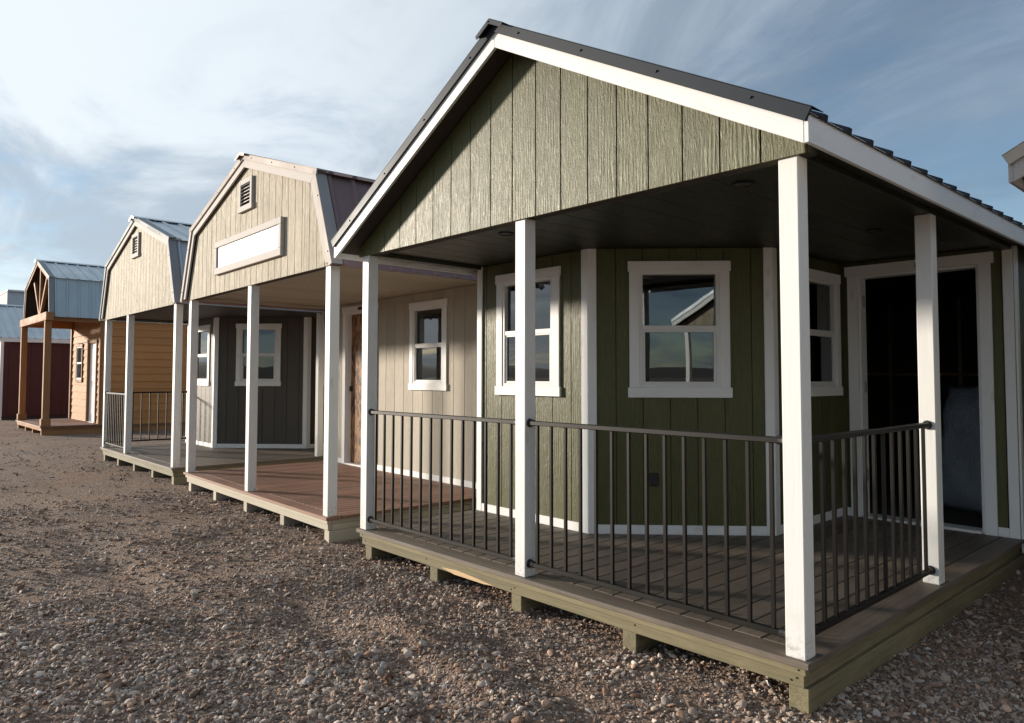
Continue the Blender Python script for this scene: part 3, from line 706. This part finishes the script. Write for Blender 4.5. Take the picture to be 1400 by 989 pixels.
bm_ = box('beam', S4, (-W4-0.12, 0.02, ZD+H4), (0.12, 0.18, ZD+H4+0.2), MT['cedar'], 'x', 0.008)
for x in (-0.16, -W4+0.02): box('beam', S4, (x, 0.182, ZD+H4), (x+0.14, 1.25, ZD+H4+0.2), MT['cedar'], 'y', 0.006)
in4 = gam(c4, 1.66, 1.50, H4+0.12, H4+0.98, H4+1.52)
roof(S4, in4, 'h', 0.10, -0.12, 6.0, MT['cedar'], MT['roofblue'], fl=MT['flashgrey'])
def strut(a, b, w=0.09):
    a = Vector((a[0], 0.24, a[1])); b = Vector((b[0], 0.24, b[1])); V = (b-a).normalized(); U = V.cross(-Y)
    flat('truss_strut', S4, [a-U*w/2, a+U*w/2, b+U*w/2, b-U*w/2], V, -Y, 0.07, MT['cedar'], 0.005)
strut((c4, ZD+H4+0.2), (c4, ZD+H4+1.5)); strut((c4+0.06, ZD+H4+0.25), (c4+0.85, ZD+H4+1.15)); strut((c4-0.06, ZD+H4+0.25), (c4-0.85, ZD+H4+1.15))
flat('gable_wall', S4, [(x, 1.5, z) for x, z in [(-W4+0.1, ZD+H4+0.2), (-0.1, ZD+H4+0.2)]+[(p[0]*1.0, p[1]) for p in in4[::-1][1:4]]], Z, -Y, 0.05, MT['cedar'], 0)
ops4 = [(2.02, 2.82, ZD, ZD+2.05), (0.62+0.083, 0.62+0.755-0.083, ZD+1.105, ZD+1.98)]
M = lap_wall(S4, (-W4+0.06, 1.27), (-0.06, 1.27), ZD, ZD+H4+0.3, MT['cream'], ops4)
M5 = M @ Matrix.Translation((0, 0, 0.018)); window(S4, M5, 0.62, ZD+1.02, white=MT['cedar'])
door_frame(S4, M5, 2.02, 2.82, ZD+2.05, MT['cedar'], ZD)
dr = multibox('door', S4, M5, [((2.042, ZD+0.022, -0.06), (2.798, ZD+2.028, -0.02)), ((2.14, ZD+0.2, -0.02), (2.70, ZD+0.9, -0.012)), ((2.14, ZD+1.05, -0.02), (2.70, ZD+1.9, -0.012))], MT['white'], 0.003, 'white panelled door')
multibox('handle', dr, M5, [((2.72, ZD+0.95, -0.02), (2.76, ZD+1.05, 0.02)), ((2.65, ZD+0.99, 0.012), (2.75, ZD+1.01, 0.022))], MT['steel'])
lap_wall(S4, (-0.06, 1.27), (-0.06, 5.95), ZD-0.08, ZD+H4+0.3, MT['tan'])
lap_wall(S4, (-0.06, 5.95), (-W4+0.06, 5.95), ZD-0.08, ZD+H4+0.3, MT['tan'])
lap_wall(S4, (-W4+0.06, 5.95), (-W4+0.06, 1.27), ZD-0.08, ZD+H4+0.3, MT['tan'])
box('corner_trim', S4, (-0.14, 1.21, ZD), (-0.022, 1.268, ZD+H4), MT['cedar'], 'z', 0.004)
box('corner_trim', S4, (-W4+0.02, 1.21, ZD), (-W4+0.14, 1.268, ZD+H4), MT['cedar'], 'z', 0.004)
box('ceiling', S4, (-W4+0.02, 0.19, ZD+H4+0.21), (-0.02, 5.9, ZD+H4+0.24), MT['cedar'], 'y', 0)

# --- dark red storage shed at the end of the row (long eave side faces the lane)
S5 = thing('storage_shed', (-26.6, 0.55, 0), 0, 'dark red storage shed with pale metal roof beyond the timber porch', 'shed')
box('floor', S5, (-5.1, 0.05, 0.0), (-0.02, 8.0, 0.12), MT['sheath'], 'y', 0)
wall(S5, (0, 0), (0, 8.1), 0.1, 2.52, MT['red'], base=False, bw=0.3)
wall(S5, (-5.2, 0), (0, 0), 0.1, 2.52, MT['red'], base=False, bw=0.3)
wall(S5, (0, 8.1), (-5.2, 8.1), 0.1, 2.52, MT['red'], base=False, bw=0.3)
wall(S5, (-5.2, 8.1), (-5.2, 0), 0.1, 2.52, MT['red'], base=False, bw=0.3)
roof(S5, [(-5.35, 2.50), (-2.6, 3.75), (0.15, 2.50)], 'v', 0.12, 0.15, 8.25, MT['white'], MT['roofblue'])
box('eave_fascia', S5, (0.1505, -0.15, 2.50), (0.171, 8.25, 2.635), MT['white'], 'y', 0.002)
flat('gable_wall', S5, [(-5.2, 0.06, 2.5), (0, 0.06, 2.5), (-2.6, 0.06, 3.72)], Z, -Y, 0.05, MT['red'], 0)
flat('gable_wall', S5, [(-5.2, 8.09, 2.5), (0, 8.09, 2.5), (-2.6, 8.09, 3.72)], Z, -Y, 0.05, MT['red'], 0)

# --- far commercial building beyond the red shed
S6 = thing('warehouse', (-52, 2.0, 0), 0, 'grey flat-topped warehouse wall showing above the dark red shed', 'building')
box('wall', S6, (-12, 1.93, 0), (0, 15, 6.6), MT['greywall'], 'z', 0.02)
for y in (4.0, 8.0, 12.0): box('pilaster', S6, (0.002, y, 0), (0.12, y+0.4, 6.58), MT['greywall'], 'z', 0.01)
box('parapet_cap', S6, (-12.1, 1.9, 6.602), (0.15, 15.1, 6.72), MT['vinyl'], 'y', 0.02)
box('side_wing', S6, (-12, -9, 0), (-1, 1.925, 5.3), MT['barn'], 'z', 0.02)
box('wing_roof', S6, (-12.3, -9.3, 5.302), (-0.7, 1.92, 5.75), MT['cedar'], 'y', 0.02)

# --- neighbour on the other side of the olive shed, and a shed across the lane (seen in the panes)
def plain_shed(root, W, mat, fmat, rmat, tmat, L=6.0, deep=1.9):
    inn = [(-W-0.13, ZD+2.115), (-W/2, ZD+3.15), (0.13, ZD+2.115)]
    deck(root, -W, 0, deep+0.05, MT['deckgrey'], tmat, (-0.09, -W/2-0.045, -W+0.001), backend=L)
    ceiling(root, -W-0.09, 0.09, 0.087, deep, ZD+2.17, mat, L-0.05)
    for x in (-0.089, -W/2-0.045, -W): post(root, x, 0, ZD, ZD+2.13, MT['whitepost'])
    gable(root, inn, ZD+2.125, -W-0.04, 0.04, mat, 0.05, 0.02)
    roof(root, inn, 'v', 0.106, 0.15, L, fmat, rmat)
    box('eave_fascia', root, (0.1305, -0.171, ZD+2.115), (0.1505, L, ZD+2.240), fmat, 'y', 0.002)
    box('eave_fascia', root, (-W-0.1505, -0.171, ZD+2.115), (-W-0.1305, L, ZD+2.240), fmat, 'y', 0.002)
    M = wall(root, (-W+0.01, deep), (-0.012, deep), ZD, ZD+2.17, mat, [(0.5, 1.4, ZD, ZD+2.045), (2.2+0.083, 2.2+0.755-0.083, ZD+1.105, ZD+1.98)])
    window(root, M, 2.2, ZD+1.02); door_frame(root, M, 0.5, 1.4, ZD+2.045, MT['white'], ZD)
    multibox('door', root, M, [((0.522, ZD+0.022, -0.06), (1.378, ZD+2.02, -0.02))], MT['vinyl'], 0.003)
    wall(root, (-0.012, deep), (-0.012, L-0.05), ZD-0.1, ZD+2.17, mat, base=False)
    wall(root, (-0.012, L-0.05), (-W+0.01, L-0.05), ZD-0.1, ZD+2.17, mat, base=False)
    wall(root, (-W+0.01, L-0.05), (-W+0.01, deep), ZD-0.1, ZD+2.17, mat, base=False)
S7 = thing('porch_shed', (4.25, 1.30, 0), 0, 'beige gable shed with beige metal roof beside the doorway end of the olive shed', 'shed')
plain_shed(S7, 3.60, MT['beige'], MT['taupe'], MT['roofbeige'], MT['treated2'])
S8 = thing('porch_shed', (5.0, -2.85, 0), -math.pi/2, 'tan gable shed with white rakes, mirrored in the olive shed window', 'shed')
plain_shed(S8, 3.60, MT['barn'], MT['white'], MT['roofblue'], MT['treated'])

# --- plastic wrapped mattress leaning inside the open doorway
bm = bmesh.new(); nu, nv = 14, 22; w_, h_, t_ = 0.80, 1.12, 0.30; rows = []
for side in (0, 1):
    gr = []
    for j_ in range(nv+1):
        row = []
        for i_ in range(nu+1):
            a = i_/nu; b = j_/nv; e = min(1, 5*min(a, 1-a))*min(1, 6*min(b, 1-b))
            k = mnoise.noise(Vector((a*5, b*7, side*9)))*0.05+mnoise.noise(Vector((a*12, b*15, side*5)))*0.03
            row.append(bm.verts.new(((a-0.5)*w_, (t_/2*e**0.5+k*e)*(1 if side else -1), b*h_)))
        gr.append(row)
    rows.append(gr)
for s_ in (0, 1):
    for j_ in range(nv):
        for i_ in range(nu):
            g = rows[s_]; bm.faces.new((g[j_][i_], g[j_][i_+1], g[j_+1][i_+1], g[j_+1][i_]))
bmesh.ops.remove_doubles(bm, verts=bm.verts[:], dist=0.002)
me = bm_mesh(bm, 'wrapped_mattress')
for p in me.polygons: p.use_smooth = True
pm = NT('blue grey plastic wrap'); pb = pm.noise(pm.coords((6, 6, 6)), 2.0, 6, 0.6, 1.5); pm.bump(pb, 0.03, 0.8)
me.materials.append(pm.set(Base_Color=rgb(0.34, 0.38, 0.44), Roughness=0.2))
mo = link('wrapped_mattress', me, None, None, Matrix.Translation((-0.52, 4.28, ZD)) @ Matrix.Rotation(math.radians(-25), 4, 'Z') @ Matrix.Rotation(math.radians(-9), 4, 'X'))
mo['label'] = 'plastic-wrapped mattress leaning inside the dark open doorway'; mo['category'] = 'mattress'

# ------------------------------------------------------------------ gravel
def ico(sub):
    b = bmesh.new(); bmesh.ops.create_icosphere(b, subdivisions=sub, radius=1.0)
    co = np.array([v.co[:] for v in b.verts]); fc = np.array([[v.index for v in f.verts] for f in b.faces]); b.free(); return co, fc
SHEDS = ((-3.58, 0.02, 0.0, 7.3), (-7.95, -4.12, 0.02, 6.5), (-12.2, -8.44, 0.12, 6.6), (-22.2, -18.7, 0.36, 6.4), (0.58, 4.2, 1.28, 7.3))
def scatter(n, dmin, dmax, dens):
    r = np.sqrt(rng.random(n)*(dmax**2-dmin**2)+dmin**2); a = yaw+np.radians(rng.uniform(-48, 50, n))
    x = CAMXY[0]+np.cos(a)*r; y = CAMXY[1]+np.sin(a)*r
    keep = rng.random(n) < dens(r)
    for x0, x1, y0, y1 in SHEDS: keep &= ~((x > x0+0.12) & (x < x1-0.25) & (y > y0+0.35) & (y < y1))
    patch = vnoise(x*0.5, y, 0.8, 21)*0.5+vnoise(x, y, 0.3, 22)*0.5
    for cx, cy, r0 in ((-2.0, -0.68, 0.26), (-1.65, -0.86, 0.24), (-1.3, -0.75, 0.2), (-0.95, -0.5, 0.18), (-2.7, -0.9, 0.3), (-0.35, -0.75, 0.2)): patch = patch-0.30*np.exp(-((x-cx)**2+(y-cy)**2)/r0**2)
    keep &= rng.random(n) < np.clip((patch-0.29)/0.20, 0.34, 1)
    return x[keep], y[keep]
def pebbles(x, y, size, sub, name):
    co, fc = ico(sub); n = len(x); nv = len(co)
    s = size[:, None]*np.stack([rng.uniform(0.9, 1.6, n), rng.uniform(0.65, 1.1, n), rng.uniform(0.32, 0.65, n)], -1)
    q = rng.normal(size=(n, 4)); q[:, 1:3] *= 0.30; q /= np.linalg.norm(q, axis=1)[:, None]
    w, i, j, k = q.T
    R = np.stack([np.stack([1-2*(j*j+k*k), 2*(i*j-k*w), 2*(i*k+j*w)], -1), np.stack([2*(i*j+k*w), 1-2*(i*i+k*k), 2*(j*k-i*w)], -1), np.stack([2*(i*k-j*w), 2*(j*k+i*w), 1-2*(i*i+j*j)], -1)], 1)
    lump = 1+0.20*rng.normal(size=(n, nv)) if sub == 1 else 1+0.10*np.sin(co@rng.normal(size=(3, n))*2.4+rng.random(n)*6).T+0.07*np.sin(co@rng.normal(size=(3, n))*4.1).T
    P = co[None]*lump[:, :, None]*s[:, None, :]
    P = np.einsum('nab,nvb->nva', R, P)
    P += np.stack([x, y, gh(x, y)+s[:, 2]*rng.uniform(0.05, 0.75, n)], -1)[:, None, :]
    F = fc[None]+(np.arange(n)*nv)[:, None, None]
    tone = np.clip(rng.normal(0.42, 0.22, n), 0.0, 1.0)**1.4; warm = rng.random(n)
    base = np.array([0.155, 0.112, 0.090])[None]*(1-tone[:, None])+np.array([0.80, 0.735, 0.675])[None]*tone[:, None]
    tint = np.where((warm > 0.86)[:, None], np.array([1.15, 0.86, 0.68])[None], np.where((warm < 0.12)[:, None], np.array([0.96, 0.99, 1.03])[None], np.array([1.05, 0.97, 0.89])[None]))
    colr = np.concatenate([base*tint, np.ones((n, 1))], 1)
    return P.reshape(-1, 3), F.reshape(-1, 3), np.repeat(colr, nv, 0)
parts_ = []
ones = lambda r: np.ones_like(r)
x, y = scatter(9000, 1.5, 3.9, ones); parts_.append(pebbles(x, y, np.clip(rng.lognormal(math.log(0.0105), 0.38, len(x)), 0.005, 0.026), 2, 'a'))
x, y = scatter(76000, 1.5, 5.4, ones); parts_.append(pebbles(x, y, np.clip(rng.lognormal(math.log(0.0072), 0.38, len(x)), 0.004, 0.018), 1, 'b'))
x, y = scatter(60000, 3.8, 9.5, lambda r: np.clip(1.5-r/8, 0.4, 1)); parts_.append(pebbles(x, y, np.clip(rng.lognormal(math.log(0.0105), 0.34, len(x)), 0.006, 0.024), 1, 'c'))
x, y = scatter(62000, 8, 24, lambda r: np.clip(1.7-r/12, 0.12, 1)); parts_.append(pebbles(x, y, np.clip(rng.lognormal(math.log(0.0115), 0.3, len(x)), 0.007, 0.026), 1, 'd'))
off = 0; cs_, fs_, ks_ = [], [], []
for P, F, K in parts_: cs_.append(P); fs_.append(F+off); ks_.append(K); off += len(P)
gm = np_mesh('gravel', np.concatenate(cs_), np.concatenate(fs_), False)
at = gm.attributes.new('tone', 'FLOAT_COLOR', 'POINT'); at.data.foreach_set('color', np.concatenate(ks_).astype(np.float32).ravel())
m = NT('gravel stones'); an = m.n('ShaderNodeAttribute'); an.attribute_name = 'tone'
nn = m.n('ShaderNodeTexNoise'); m.l(m.tc.outputs['Object'], nn.inputs['Vector']); nn.inputs['Scale'].default_value = 160; nn.inputs['Detail'].default_value = 3
m.bump(nn.outputs[0], 0.002, 0.5)
gm.materials.append(m.set(Base_Color=m.mix(m.rng(nn.outputs[0], 0.35, 0.7, 0, 0.5), an.outputs['Color'], m.mix(1.0, an.outputs['Color'], rgb(0.6, 0.55, 0.5), 'MULTIPLY')), Roughness=0.8, Specular_IOR_Level=0.3))
gr_ = link('gravel', gm, None, None, Matrix.Identity(4)); gr_['kind'] = 'stuff'; gr_['label'] = 'loose grey and brown gravel covering the yard'
print('objects', len(bpy.data.objects), 'gravel tris', len(gm.polygons))
